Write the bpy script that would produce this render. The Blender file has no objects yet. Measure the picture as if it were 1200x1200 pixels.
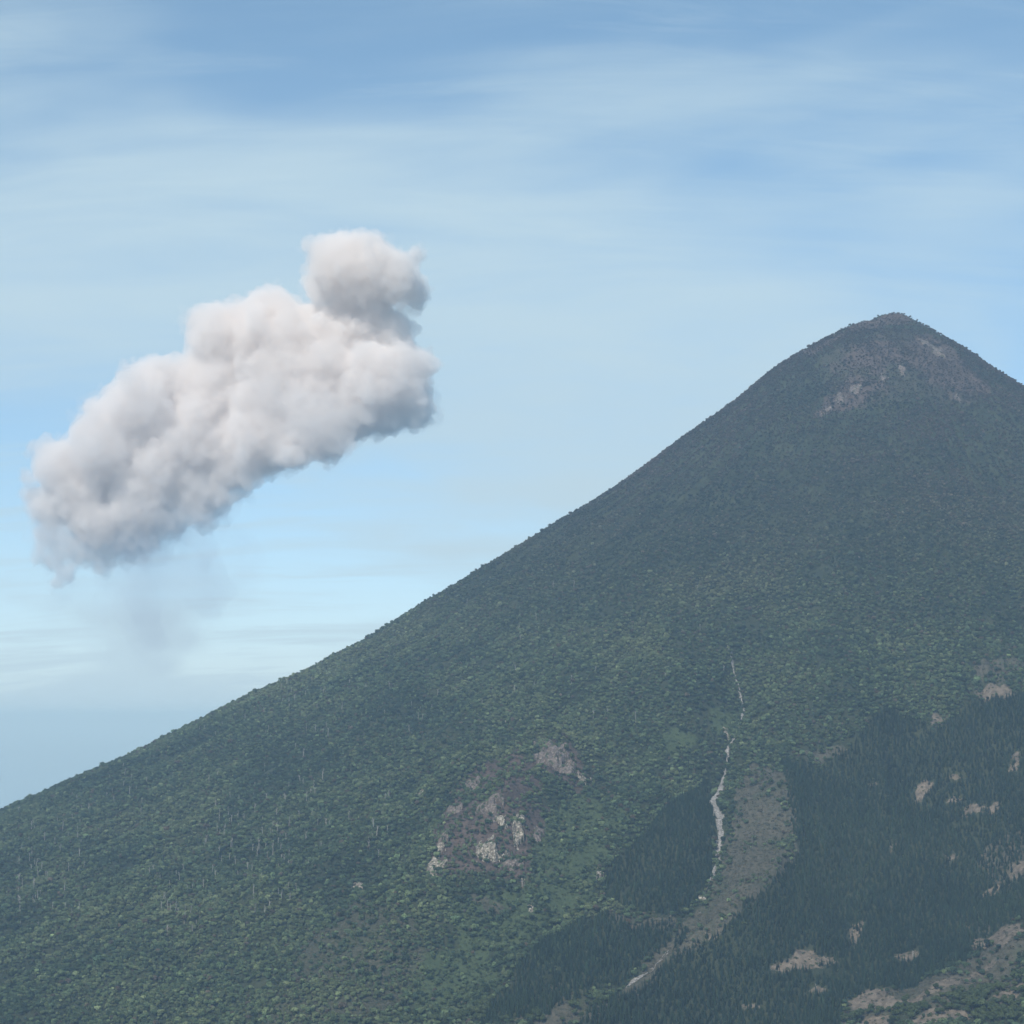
import bpy, bmesh, math, random
import numpy as np
from mathutils import Vector

random.seed(7)
rng = np.random.default_rng(7)
S = bpy.context.scene
COL = S.collection
R = math.radians

# ------------------------------------------------------------------ camera, sky, sun, exposure
PIX = 1200.0                      # the photograph's own pixels, used to measure directions
FPX = 2239.0                      # focal length in those pixels (30 degree lens)
PITCH = R(6.1)                    # horizon a little above the lower quarter of the frame
cam_d = bpy.data.cameras.new('camera')
cam_d.sensor_width = 36.0
cam_d.lens = FPX / PIX * 36.0
cam_d.clip_start = 1.0
cam_d.clip_end = 600000.0
cam = bpy.data.objects.new('camera', cam_d)
COL.objects.link(cam)
cam.location = (0, 0, 0)
cam.rotation_euler = (R(90) + PITCH, 0, 0)
S.camera = cam

SUN_EL, SUN_AZ = 43.0, -24.0       # sun behind the camera, to its left
sd = Vector((math.sin(R(SUN_AZ)) * math.cos(R(SUN_EL)), -math.cos(R(SUN_AZ)) * math.cos(R(SUN_EL)), math.sin(R(SUN_EL))))
sun_d = bpy.data.lights.new('sun', 'SUN')
sun_d.energy = 3.9
sun_d.angle = R(0.53)
sun_d.color = (1.0, 0.95, 0.87)
sun = bpy.data.objects.new('sun', sun_d)
COL.objects.link(sun)
sun.rotation_euler = sd.to_track_quat('Z', 'Y').to_euler()
sun.location = (0, 0, 3000)

world = bpy.data.worlds.new('World')
S.world = world
world.use_nodes = True
wt = world.node_tree
wt.nodes.clear()


def N(t, kind, **kw):
    n = t.nodes.new(kind)
    for k, v in kw.items():
        setattr(n, k, v)
    return n


def inp(t, sock, val):
    if isinstance(val, bpy.types.NodeSocket):
        t.links.new(val, sock)
    else:
        sock.default_value = val


def math_n(t, op, a, b=0.0, clamp=False):
    n = N(t, 'ShaderNodeMath', operation=op, use_clamp=clamp)
    inp(t, n.inputs[0], a)
    inp(t, n.inputs[1], b)
    return n.outputs[0]


def mix_c(t, fac, a, b):
    n = N(t, 'ShaderNodeMix', data_type='RGBA')
    inp(t, n.inputs[0], fac)
    inp(t, n.inputs[6], a)
    inp(t, n.inputs[7], b)
    return n.outputs[2]


def ramp(t, fac, lo, hi):
    n = N(t, 'ShaderNodeMapRange', interpolation_type='SMOOTHSTEP', clamp=True)
    inp(t, n.inputs[0], fac)
    n.inputs[1].default_value = lo
    n.inputs[2].default_value = hi
    return n.outputs[0]


def noise_n(t, vec, scale, detail=4.0, rough=0.55, dist=0.0):
    n = N(t, 'ShaderNodeTexNoise')
    if vec is not None:
        t.links.new(vec, n.inputs['Vector'])
    n.inputs['Scale'].default_value = scale
    n.inputs['Detail'].default_value = detail
    n.inputs['Roughness'].default_value = rough
    n.inputs['Distortion'].default_value = dist
    return n.outputs[0]


sky = N(wt, 'ShaderNodeTexSky', sky_type='NISHITA')
sky.sun_disc = False
sky.sun_elevation = R(SUN_EL)
sky.sun_rotation = math.atan2(sd.x, sd.y)
sky.altitude = 2500.0
sky.air_density = 0.9
sky.dust_density = 0.0
sky.ozone_density = 0.35
# thin cirrus: a high sheet, its streaks laid out on a plane far overhead (no place of the sky is treated apart)
tc = N(wt, 'ShaderNodeTexCoord')
sep = N(wt, 'ShaderNodeSeparateXYZ')
wt.links.new(tc.outputs['Generated'], sep.inputs[0])
zz = math_n(wt, 'ADD', math_n(wt, 'MAXIMUM', sep.outputs[2], 0.0), 0.34)
u_ = math_n(wt, 'DIVIDE', sep.outputs[0], zz)
v_ = math_n(wt, 'DIVIDE', sep.outputs[1], zz)
cmb = N(wt, 'ShaderNodeCombineXYZ')
wt.links.new(u_, cmb.inputs[0])
wt.links.new(v_, cmb.inputs[1])
mp = N(wt, 'ShaderNodeMapping')
mp.inputs['Rotation'].default_value = (0, 0, R(12))
mp.inputs['Scale'].default_value = (0.75, 1.0, 1.0)
mp.inputs['Location'].default_value = (11.21, 5.896, 0)
wt.links.new(cmb.outputs[0], mp.inputs[0])
big = noise_n(wt, mp.outputs[0], 1.9, 4.0, 0.5, 0.5)
mp2 = N(wt, 'ShaderNodeMapping')
mp2.inputs['Rotation'].default_value = (0, 0, R(-38))
mp2.inputs['Scale'].default_value = (0.42, 1.6, 1.0)
wt.links.new(cmb.outputs[0], mp2.inputs[0])
fine = noise_n(wt, mp2.outputs[0], 4.2, 8.0, 0.62, 0.9)
# optical thickness of the sheet; a low line of sight crosses more of it
tau = math_n(wt, 'ADD', 0.066, math_n(wt, 'MULTIPLY', ramp(wt, big, 0.44, 0.66), math_n(wt, 'ADD', 0.2, math_n(wt, 'MULTIPLY', ramp(wt, fine, 0.3, 0.75), 0.3))))
tau = math_n(wt, 'ADD', tau, math_n(wt, 'MULTIPLY', ramp(wt, fine, 0.5, 0.85), 0.06))
mp3 = N(wt, 'ShaderNodeMapping')
mp3.inputs['Rotation'].default_value = (0, 0, R(-52))
mp3.inputs['Scale'].default_value = (0.35, 2.4, 1.0)
wt.links.new(cmb.outputs[0], mp3.inputs[0])
fibre = noise_n(wt, mp3.outputs[0], 9.0, 6.0, 0.65, 0.7)
tau = math_n(wt, 'ADD', tau, math_n(wt, 'MULTIPLY', ramp(wt, fibre, 0.45, 0.8), 0.10))
path = math_n(wt, 'DIVIDE', tau, math_n(wt, 'ADD', math_n(wt, 'MAXIMUM', sep.outputs[2], 0.0), 0.014))
cirrus = math_n(wt, 'SUBTRACT', 1.0, math_n(wt, 'POWER', 2.718, math_n(wt, 'MULTIPLY', path, -1.0)))
hsv = N(wt, 'ShaderNodeHueSaturation')
hsv.inputs['Hue'].default_value = 0.487
hsv.inputs['Saturation'].default_value = 1.16
wt.links.new(sky.outputs[0], hsv.inputs['Color'])
skyc = mix_c(wt, cirrus, hsv.outputs[0], (3.95, 4.9, 5.2, 1))
bg = N(wt, 'ShaderNodeBackground')
wt.links.new(skyc, bg.inputs[0])
bg.inputs[1].default_value = 0.12
wo = N(wt, 'ShaderNodeOutputWorld')
wt.links.new(bg.outputs[0], wo.inputs[0])

S.view_settings.view_transform = 'Standard'
S.view_settings.look = 'None'
S.view_settings.exposure = 0.4
S.view_settings.gamma = 1.0
S.render.engine = 'CYCLES'
S.cycles.max_bounces = 16
S.cycles.diffuse_bounces = 2
S.cycles.glossy_bounces = 2
S.cycles.transmission_bounces = 2
S.cycles.volume_bounces = 16
S.cycles.use_denoising = True
S.cycles.caustics_reflective = False
S.cycles.caustics_refractive = False


# ------------------------------------------------------------------ numeric helpers
def hash2(ix, iy, seed):
    h = (ix.astype(np.int64) * 374761393 + iy.astype(np.int64) * 668265263 + seed * 1442695041) & 0xFFFFFFFF
    h = ((h ^ (h >> 13)) * 1274126177) & 0xFFFFFFFF
    h = h ^ (h >> 16)
    return h.astype(np.float64) / 4294967295.0


def vnoise(x, y, seed):
    x = np.asarray(x, float)
    y = np.asarray(y, float)
    ix = np.floor(x)
    iy = np.floor(y)
    fx = x - ix
    fy = y - iy
    sx = fx * fx * fx * (fx * (fx * 6 - 15) + 10)
    sy = fy * fy * fy * (fy * (fy * 6 - 15) + 10)
    a = hash2(ix, iy, seed)
    b = hash2(ix + 1, iy, seed)
    c = hash2(ix, iy + 1, seed)
    d = hash2(ix + 1, iy + 1, seed)
    return (a + (b - a) * sx) * (1 - sy) + (c + (d - c) * sx) * sy


def fbm(x, y, octv, seed, gain=0.5):
    s = 0.0
    a = 1.0
    tot = 0.0
    for i in range(octv):
        s = s + a * vnoise(x, y, seed + i * 17)
        tot += a
        a *= gain
        x = x * 2.03 + 5.1
        y = y * 2.03 - 3.7
    return s / tot * 2 - 1


def sstep(a, b, x):
    t = np.clip((np.asarray(x, float) - a) / (b - a), 0, 1)
    return t * t * (3 - 2 * t)


# ------------------------------------------------------------------ the mountain's shape
PK = (1052 - 600) / FPX * 5500 * 0.989
PEAK = np.array([PK, 5500.0])
# radius, height (relative to the camera) of the left and the right flank
LEFT = np.array([(0, 1160), (28, 1158), (50, 1145), (75, 1142), (110, 1133), (180, 1100), (280, 1052), (345, 1010), (405, 960), (460, 912),
                 (535, 857), (600, 808), (800, 672), (1100, 490), (1350, 340), (1520, 228), (1680, 148), (1850, 75), (2100, -48),
                 (2350, -160), (2600, -258), (2900, -385), (3300, -535), (4000, -740), (5500, -1020), (9000, -1395), (14000, -1400)], float)
RIGHT = np.array([(0, 1160), (30, 1156), (60, 1138), (150, 1092), (210, 1055), (250, 1030), (295, 998), (375, 950), (600, 800), (900, 605),
                  (1350, 340), (1850, 75), (2350, -160), (2900, -385), (3300, -535), (4000, -740), (5500, -1020), (9000, -1395), (14000, -1400)], float)

LEFT[:, 1] += np.interp(LEFT[:, 0], [0, 15, 60, 120, 283, 460, 610, 805, 1100, 1520, 1840, 2100, 2600, 3300], [5, 6, 1, -3, -12, -10, -5, -18, -27, -26, -28, -38, -36, -20])
RIGHT[:, 1] += np.interp(RIGHT[:, 0], [0, 30, 60, 100, 150, 250, 360, 600, 1100, 1520, 2100, 2600, 3300], [5, 11, 20, 18, 5, -2, -17, -20, -27, -26, -38, -36, -20])


def seg_dist(X, Y, P):
    """distance to a polyline, arclength fraction of the nearest point, and side (+ = right of the direction)"""
    best = np.full(np.shape(X), 1e18)
    side = np.zeros(np.shape(X))
    tt = np.zeros(np.shape(X))
    L = [0.0]
    for a, b in zip(P[:-1], P[1:]):
        L.append(L[-1] + math.dist(a, b))
    for i, (a, b) in enumerate(zip(P[:-1], P[1:])):
        dx, dy = b[0] - a[0], b[1] - a[1]
        l2 = dx * dx + dy * dy
        t = np.clip(((X - a[0]) * dx + (Y - a[1]) * dy) / l2, 0, 1)
        ex = X - a[0] - t * dx
        ey = Y - a[1] - t * dy
        d = ex * ex + ey * ey
        m = d < best
        best = np.where(m, d, best)
        side = np.where(m, np.sign(dx * (Y - a[1]) - dy * (X - a[0])), side)
        tt = np.where(m, (L[i] + t * math.sqrt(l2)) / L[-1], tt)
    return np.sqrt(best), tt, -side


FEATURES = []          # functions (X, Y, h) -> h, added once their places are known


def height(X, Y):
    X = np.asarray(X, float)
    Y = np.asarray(Y, float)
    dx = X - PEAK[0]
    dy = Y - PEAK[1]
    r = np.hypot(dx, dy) + 1e-6
    u = dx / r
    th = np.arctan2(dx, -dy)
    hl = np.interp(r, LEFT[:, 0], LEFT[:, 1])
    hr = np.interp(r, RIGHT[:, 0], RIGHT[:, 1])
    w = sstep(-0.35, 0.35, u)
    h = hl * (1 - w) + hr * w
    front = sstep(-0.2, 0.7, -dy / r)
    # radial ribs and gullies worn into the cone, deeper on the lower front
    k = sstep(150, 1400, r)
    ribs = fbm(th * 9.0 + fbm(X / 500, Y / 500, 2, 5) * 0.35, r / 900.0, 3, 11)
    h = h + ribs * (8 + 34 * front) * k
    h = h + np.abs(fbm(th * 26.0, r / 420.0, 3, 23)) * -24 * sstep(250, 900, r) * (0.3 + 0.7 * front)
    h = h - (1 - np.abs(fbm(th * 52.0 + 3, r / 600.0, 2, 27))) ** 4 * 9 * sstep(200, 700, r) * front
    h = h + fbm(X / 240, Y / 240, 4, 31) * (3 + 8 * front * k) + fbm(X / 40, Y / 40, 3, 41) * 2.2
    for f in FEATURES:
        h = f(X, Y, h)
    return h


CP, SP = math.cos(PITCH), math.sin(PITCH)


def rays(px, py):
    px = np.asarray(px, float)
    py = np.asarray(py, float)
    cx = (px - 600) / FPX
    cy = (600 - py) / FPX
    d = np.stack([cx, CP - cy * SP, SP + cy * CP], -1)
    return d / d[..., 1:2]            # normalised to one metre of Y


def ground_at(px, py):
    """world X, Y, Z where the directions measured in the photograph meet the ground"""
    d = rays(px, py).reshape(-1, 3)
    ts = np.arange(1500, 7200, 8.0)
    out = np.zeros((len(d), 3))
    for s in range(0, len(d), 200):
        dd = d[s:s + 200]
        X = dd[:, 0:1] * ts
        Y = dd[:, 1:2] * ts
        Z = dd[:, 2:3] * ts
        f = Z - height(X, Y)
        hit = f < 0
        i = np.argmax(hit, 1)
        none = ~hit.any(1)
        i = np.where(none, np.argmin(f, 1), np.maximum(i, 1))
        j = np.arange(len(dd))
        i = np.maximum(i, 1)
        f0, f1 = f[j, i - 1], f[j, i]
        a = np.where(none, 1.0, f0 / np.where(np.abs(f0 - f1) < 1e-9, 1, f0 - f1))
        t = ts[i - 1] + np.clip(a, 0, 1) * 8.0
        p = dd * t[:, None]
        p[:, 2] = height(p[:, 0], p[:, 1])
        out[s:s + 200] = p
    return out


def project(X, Y, Z):
    den = Y * CP + Z * SP
    cx = X / den
    cy = (Z * CP - Y * SP) / den
    return 600 + cx * FPX, 600 - cy * FPX, den


def world_poly(pts):
    g = ground_at([p[0] for p in pts], [p[1] for p in pts])
    return [(float(a[0]), float(a[1])) for a in g]


# plantation ridge on the right: its crest, with the ravine cut in behind it
crest = world_poly([(915, 880), (928, 915), (936, 955), (941, 998), (905, 1045), (860, 1085), (800, 1117), (745, 1160), (690, 1200), (620, 1240)])
spur = world_poly([(655, 862), (640, 890), (610, 930), (585, 975), (572, 1020)])
spur_b = world_poly([(600, 890), (550, 905), (525, 960), (508, 1030)])
wash_px = [(853, 755), (860, 785), (872, 815), (868, 838), (853, 862), (851, 885), (836, 925), (843, 965), (842, 1000), (832, 1030), (815, 1075), (790, 1110), (755, 1142), (700, 1180), (650, 1215)]
ravine = world_poly(wash_px)
gully_r = world_poly([(1150, 470), (1172, 540), (1182, 620), (1190, 700), (1195, 770)])
hill_bl = world_poly([(450, 1085), (400, 1130), (350, 1200)])
near_r = ground_at([1230], [1190])[0]


def f_crest(X, Y, h):
    d, t, s = seg_dist(X, Y, crest)
    fade = sstep(0.0, 0.22, t) * (1 - sstep(0.93, 1.0, t) * 0.3)
    cut = 44 * (1 - np.exp(-d / 55)) * (1 - sstep(180, 520, d))
    lift = 26 * np.exp(-d / 90)
    return h + fade * (np.where(s > 0, lift + 4, -cut + lift))


def f_spur(X, Y, h):
    d, t, s = seg_dist(X, Y, spur)
    h = h + 74 * np.exp(-(d / 75) ** 2) * sstep(0, 0.2, t) * (1 - 0.55 * sstep(0.8, 1, t))
    d, t, s = seg_dist(X, Y, spur_b)
    h = h + 44 * np.exp(-(d / 55) ** 2) * sstep(0, 0.2, t)
    return h


def f_lines(X, Y, h):
    d, t, s = seg_dist(X, Y, ravine)
    h = h - 25 * np.exp(-(d / 30) ** 2) * sstep(0, 0.15, t)
    d, t, s = seg_dist(X, Y, gully_r)
    h = h - 22 * np.exp(-(d / 45) ** 2) * sstep(0, 0.25, t) * (1 - sstep(0.8, 1, t))
    d, t, s = seg_dist(X, Y, hill_bl)
    h = h + 38 * np.exp(-(d / 110) ** 2)
    d = np.hypot(X - near_r[0], Y - near_r[1])
    return h + 30 * np.exp(-(d / 300) ** 2) + 5 * np.sin((X * 0.4 + Y) / 26.0) * np.exp(-(d / 330) ** 2)


FEATURES += [f_crest, f_spur, f_lines]

# ------------------------------------------------------------------ what covers the ground (outlines as world polygons)
COVER = {
    'soil': [
        [(897, 1138), (915, 1130), (928, 1126), (930, 1113), (953, 1111), (956, 1123), (985, 1124), (980, 1132), (950, 1136), (905, 1144)],
        [(1138, 812), (1155, 803), (1186, 802), (1189, 816), (1165, 816), (1145, 817)],
        [(1089, 839), (1111, 836), (1108, 845), (1096, 854), (1090, 848)],
        [(1079, 912), (1096, 917), (1086, 931), (1080, 939), (1072, 943), (1073, 928)],
        [(1107, 919), (1112, 907), (1125, 904), (1131, 913), (1120, 915)],
        [(1121, 951), (1135, 942), (1150, 946), (1165, 941), (1173, 948), (1150, 953), (1137, 957)],
        [(1105, 938), (1118, 931), (1132, 934), (1120, 941)],
        [(1094, 1002), (1123, 1000), (1121, 1009), (1113, 1016), (1111, 1006)],
        [(1144, 1052), (1158, 1039), (1175, 1030), (1165, 1045)],
        [(1180, 1020), (1205, 1005), (1205, 1030), (1185, 1035)],
        [(1134, 1110), (1140, 1099), (1165, 1094), (1187, 1083), (1192, 1090), (1170, 1101), (1140, 1112)],
        [(1048, 981), (1053, 983), (1049, 1001), (1043, 999)],
        [(1181, 885), (1198, 883), (1191, 901), (1180, 906)],
        [(1127, 1148), (1150, 1134), (1166, 1121), (1170, 1126), (1150, 1142), (1130, 1152)],
        [(998, 1170), (1018, 1160), (1040, 1155), (1043, 1163), (1010, 1176)],
        [(1054, 1172), (1076, 1168), (1079, 1176), (1060, 1177)],
        [(1005, 1200), (1020, 1192), (1042, 1190), (1046, 1206), (1010, 1210)],
        [(995, 1082), (1015, 1076), (1010, 1090), (1002, 1112), (997, 1105)],
        [(1100, 1003), (1108, 1004), (1104, 1010)],
        [(1064, 801), (1072, 803), (1078, 811), (1070, 809)],
        [(1012, 918), (1032, 916), (1030, 921), (1015, 922)],
        [(820, 1100), (848, 1086), (845, 1096), (815, 1110)],
        [(865, 1180), (890, 1175), (892, 1182), (868, 1184)],
        [(990, 1174), (1020, 1166), (1050, 1171), (1090, 1158), (1130, 1139), (1122, 1152), (1085, 1172), (1040, 1182), (1000, 1186)],
        [(1060, 1196), (1110, 1181), (1150, 1184), (1125, 1199), (1070, 1206)],
        [(1165, 1106), (1205, 1078), (1205, 1093), (1175, 1113)],
        [(1150, 1170), (1205, 1150), (1205, 1160), (1165, 1178)],
        [(940, 1160), (965, 1155), (970, 1162), (945, 1166)],
        [(1045, 1120), (1075, 1112), (1078, 1118), (1050, 1126)],
    ],
    'gravel': [],
    'scrub': [
        [(868, 905), (900, 895), (925, 900), (934, 958), (937, 997), (905, 1042), (860, 1082), (820, 1104), (782, 1118), (800, 1085), (828, 1055), (850, 1005), (858, 960)],
        [(800, 1085), (832, 1093), (795, 1122), (742, 1162), (690, 1194), (635, 1214), (645, 1186), (700, 1178), (742, 1146), (772, 1118)],
        [(300, 1212), (330, 1140), (380, 1082), (440, 1060), (492, 1080), (503, 1130), (470, 1182), (430, 1212)],
        [(985, 1176), (1040, 1162), (1100, 1142), (1140, 1122), (1205, 1070), (1205, 1152), (1130, 1162), (1100, 1186), (1050, 1176), (1010, 1202), (985, 1202)],
        [(1120, 1060), (1140, 1075), (1175, 1082), (1150, 1092), (1132, 1090)],
        [(1070, 397), (1090, 392), (1140, 430), (1160, 455), (1130, 460), (1095, 445), (1070, 425)],
        [(985, 420), (1010, 405), (1050, 402), (1060, 425), (1030, 430), (1000, 432)],
        [(950, 492), (972, 466), (1000, 446), (1024, 455), (1012, 472), (980, 482)],
        [(932, 416), (975, 391), (992, 393), (950, 420)],
        [(988, 383), (1030, 372), (1068, 372), (1066, 381), (1030, 384), (1000, 390)],
        [(500, 1035), (512, 968), (542, 908), (575, 888), (622, 898), (642, 940), (640, 975), (612, 1032), (560, 1022)],
        [(618, 900), (640, 866), (665, 868), (700, 925), (680, 935), (650, 910)],
        [(690, 1065), (760, 1075), (800, 1078), (775, 1090), (720, 1082)],
        [(940, 880), (985, 872), (1000, 885), (960, 895)],
        [(1140, 785), (1180, 770), (1205, 780), (1200, 800), (1150, 800)],
        [(1150, 1000), (1205, 975), (1205, 1040), (1165, 1040)],
        [(600, 1200), (640, 1150), (690, 1165), (660, 1205)],
        [(540, 1045), (560, 1040), (600, 1065), (570, 1075)],
    ],
    'grass': [
        [(632, 962), (690, 930), (742, 958), (702, 1010), (690, 1062), (650, 1082), (610, 1112), (540, 1112), (522, 1052), (600, 1042), (640, 1012)],
        [(833, 826), (872, 830), (872, 852), (838, 856)],
        [(738, 892), (800, 850), (824, 868), (772, 902)],
        [(480, 1120), (560, 1105), (590, 1150), (540, 1190), (480, 1185)],
        [(620, 1120), (670, 1085), (690, 1095), (640, 1140)],
        [(835, 1050), (850, 1060), (825, 1090), (812, 1080)],
        [(610, 1010), (660, 1000), (650, 1060), (615, 1050)],
    ],
    'conifer': [
        [(913, 893), (962, 902), (1000, 872), (1050, 832), (1090, 862), (1140, 822), (1440, 822), (1440, 1050), (1205, 1068), (1140, 1116), (1100, 1142), (1040, 1160), (985, 1172),
         (985, 1260), (610, 1255), (682, 1198), (738, 1159), (793, 1114), (852, 1084), (897, 1044), (934, 1000), (927, 950)],
        [(700, 1042), (722, 1010), (782, 948), (832, 908), (834, 935), (838, 1000), (825, 1045), (792, 1076), (722, 1066)],
        [(640, 1100), (700, 1072), (742, 1086), (792, 1082), (775, 1112), (730, 1150), (640, 1192), (560, 1204), (600, 1150)],
        [(785, 1104), (800, 1088), (812, 1092), (795, 1112)],
    ],
}
COVER['rust'] = COVER['scrub'][5:12] + [[(955, 425), (1000, 396), (1050, 384), (1100, 394), (1165, 455), (1135, 482), (1050, 472), (975, 484)]]
del COVER['scrub'][5:12]
COVER_W = {k: [world_poly(p) for p in v] for k, v in COVER.items()}


def in_poly(X, Y, P):
    xs = [p[0] for p in P]
    ys = [p[1] for p in P]
    res = np.zeros(X.shape, bool)
    m = (X > min(xs)) & (X < max(xs)) & (Y > min(ys)) & (Y < max(ys))
    if not m.any():
        return res
    x, y = X[m], Y[m]
    c = np.zeros(x.shape, bool)
    j = len(P) - 1
    for i in range(len(P)):
        xi, yi = P[i]
        xj, yj = P[j]
        if yi != yj:
            c ^= ((yi > y) != (yj > y)) & (x < (xj - xi) * (y - yi) / (yj - yi) + xi)
        j = i
    res[m] = c
    return res


def cover(kind, X, Y, warp=9.0):
    wx = X + fbm(X / 35, Y / 35, 3, 61) * warp * 2
    wy = Y + fbm(X / 35, Y / 35, 3, 71) * warp * 2
    out = np.zeros(X.shape, bool)
    for P in COVER_W[kind]:
        out |= in_poly(wx, wy, P)
    return out


WEIGHT = {('scrub', 0): 1.2, ('scrub', 1): 1.2, ('scrub', 2): 0.5, ('scrub', 3): 1.3, ('rust', 5): 0.9, ('rust', 7): 0.45}


def cover_soft(kind, X, Y, amp=1.0):
    """the same outlines with ragged, gradual borders: 0..1"""
    out = np.zeros(X.shape)
    for i, w in enumerate((3, 9, 16, 24, 34)):
        sc = 22 + 9 * i
        wx = X + fbm(X / sc, Y / sc, 3, 61 + 7 * i) * w * 2 * amp
        wy = Y + fbm(X / sc, Y / sc, 3, 64 + 7 * i) * w * 2 * amp
        m = np.zeros(X.shape)
        for k, P in enumerate(COVER_W[kind]):
            m = np.maximum(m, in_poly(wx, wy, P) * WEIGHT.get((kind, k), 1.0))
        out += m * 0.2
    return out


def wash_width(t):
    """half width in metres of the gravel in the ravine, along its length"""
    return np.interp(t, [0, .08, .12, .17, .20, .235, .26, .30, .36, .42, .46, .50, .56, .60, .66, .72, .74, .84, .86, .90, 1.0],
                     [0.9, 1.3, 2.8, 1.1, 0.6, 4.5, 1.6, 3.0, 7.5, 3.4, 6.0, 5.0, 3.0, 2.2, 0.5, 0.0, 0.0, 0.8, 3.8, 0.0, 0.0])


def gravel_mask(X, Y):
    n = fbm(X / 22, Y / 22, 3, 81)
    d, t, s = seg_dist(X + n * 6, Y + n * 6, ravine)
    return d < wash_width(t) * (1 + 0.5 * fbm(X / 15, Y / 15, 2, 91)), d, t


# ------------------------------------------------------------------ materials
def material(name):
    m = bpy.data.materials.new(name)
    m.use_nodes = True
    t = m.node_tree
    b = t.nodes['Principled BSDF']
    b.inputs['Roughness'].default_value = 0.9
    b.inputs['Specular IOR Level'].default_value = 0.15
    return m, t, b


def attr(t, name, kind='GEOMETRY'):
    a = N(t, 'ShaderNodeAttribute', attribute_name=name, attribute_type=kind)
    return a


# the ground of the mountain
m_ground, t, b = material('mountain_ground')
geo = N(t, 'ShaderNodeNewGeometry')
pos = geo.outputs['Position']
n1 = noise_n(t, pos, 0.012, 6, 0.6)
n2 = noise_n(t, pos, 0.09, 5, 0.65)
n3 = noise_n(t, pos, 0.35, 4, 0.6)
floor_c = mix_c(t, ramp(t, n1, 0.35, 0.65), (0.022, 0.030, 0.016, 1), (0.042, 0.048, 0.024, 1))
grass_c = mix_c(t, ramp(t, n2, 0.3, 0.7), (0.042, 0.062, 0.028, 1), (0.060, 0.080, 0.036, 1))
scrub_c = mix_c(t, ramp(t, n2, 0.3, 0.7), (0.052, 0.054, 0.035, 1), (0.098, 0.086, 0.062, 1))
scrub_c = mix_c(t, ramp(t, n1, 0.52, 0.72), scrub_c, (0.050, 0.062, 0.030, 1))
rust_c = mix_c(t, ramp(t, n2, 0.3, 0.7), (0.055, 0.043, 0.035, 1), (0.105, 0.075, 0.060, 1))
soil_c = mix_c(t, ramp(t, n2, 0.3, 0.7), (0.080, 0.066, 0.049, 1), (0.195, 0.155, 0.115, 1))
soil_c = mix_c(t, ramp(t, n3, 0.55, 0.75), soil_c, (0.075, 0.070, 0.042, 1))
grav_c = mix_c(t, ramp(t, n3, 0.3, 0.7), (0.15, 0.135, 0.115, 1), (0.26, 0.24, 0.215, 1))
edge = math_n(t, 'MULTIPLY', math_n(t, 'SUBTRACT', n3, 0.5), 0.9)
c = floor_c
for nm, cc in (('grass', grass_c), ('scrub', scrub_c), ('rust', rust_c), ('soil', soil_c), ('gravel', grav_c)):
    f = ramp(t, math_n(t, 'ADD', attr(t, nm).outputs['Fac'], edge), 0.35, 0.65)
    c = mix_c(t, f, c, cc)
t.links.new(c, b.inputs['Base Color'])
bump = N(t, 'ShaderNodeBump')
bump.inputs['Strength'].default_value = 0.8
bump.inputs['Distance'].default_value = 3.0
t.links.new(n3, bump.inputs['Height'])
t.links.new(bump.outputs[0], b.inputs['Normal'])

# foliage of the mass of the forest: each crown's own leaf colour comes with it
def leaf_material(name, use_tint, base=(0.05, 0.07, 0.03), var=0.4, base2=None):
    m, t, b = material(name)
    oi = N(t, 'ShaderNodeObjectInfo')
    if use_tint:
        col = attr(t, 'tint', 'INSTANCER').outputs['Color']
    else:
        col = mix_c(t, oi.outputs['Random'], (*base, 1), (*(base2 or base), 1))
    g = N(t, 'ShaderNodeNewGeometry')
    per_leaf = g.outputs['Random Per Island']
    h = N(t, 'ShaderNodeHueSaturation')
    t.links.new(col, h.inputs['Color'])
    v = math_n(t, 'ADD', 1.0 - var / 2, math_n(t, 'MULTIPLY', per_leaf, var))
    t.links.new(v, h.inputs['Value'])
    t.links.new(h.outputs[0], b.inputs['Base Color'])
    b.inputs['Roughness'].default_value = 0.75
    tr = N(t, 'ShaderNodeBsdfTranslucent')
    t.links.new(h.outputs[0], tr.inputs[0])
    mx = N(t, 'ShaderNodeMixShader')
    mx.inputs[0].default_value = 0.18
    t.links.new(b.outputs[0], mx.inputs[1])
    t.links.new(tr.outputs[0], mx.inputs[2])
    t.links.new(mx.outputs[0], t.nodes['Material Output'].inputs[0])
    return m


m_leaf_mass = leaf_material('forest_foliage', True)
m_conifer = leaf_material('conifer_needles', False, (0.014, 0.028, 0.015), 0.5, (0.026, 0.044, 0.020))
m_broad = leaf_material('broadleaf_foliage', False, (0.045, 0.066, 0.026), 0.5, (0.078, 0.100, 0.042))
m_bark, t, b = material('bark')
t.links.new(mix_c(t, noise_n(t, N(t, 'ShaderNodeTexCoord').outputs['Object'], 2.0, 4), (0.055, 0.045, 0.035, 1), (0.11, 0.09, 0.075, 1)), b.inputs['Base Color'])
m_snag, t, b = material('bleached_wood')
t.links.new(mix_c(t, noise_n(t, N(t, 'ShaderNodeTexCoord').outputs['Object'], 0.6, 4), (0.19, 0.178, 0.152, 1), (0.37, 0.35, 0.31, 1)), b.inputs['Base Color'])


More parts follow.
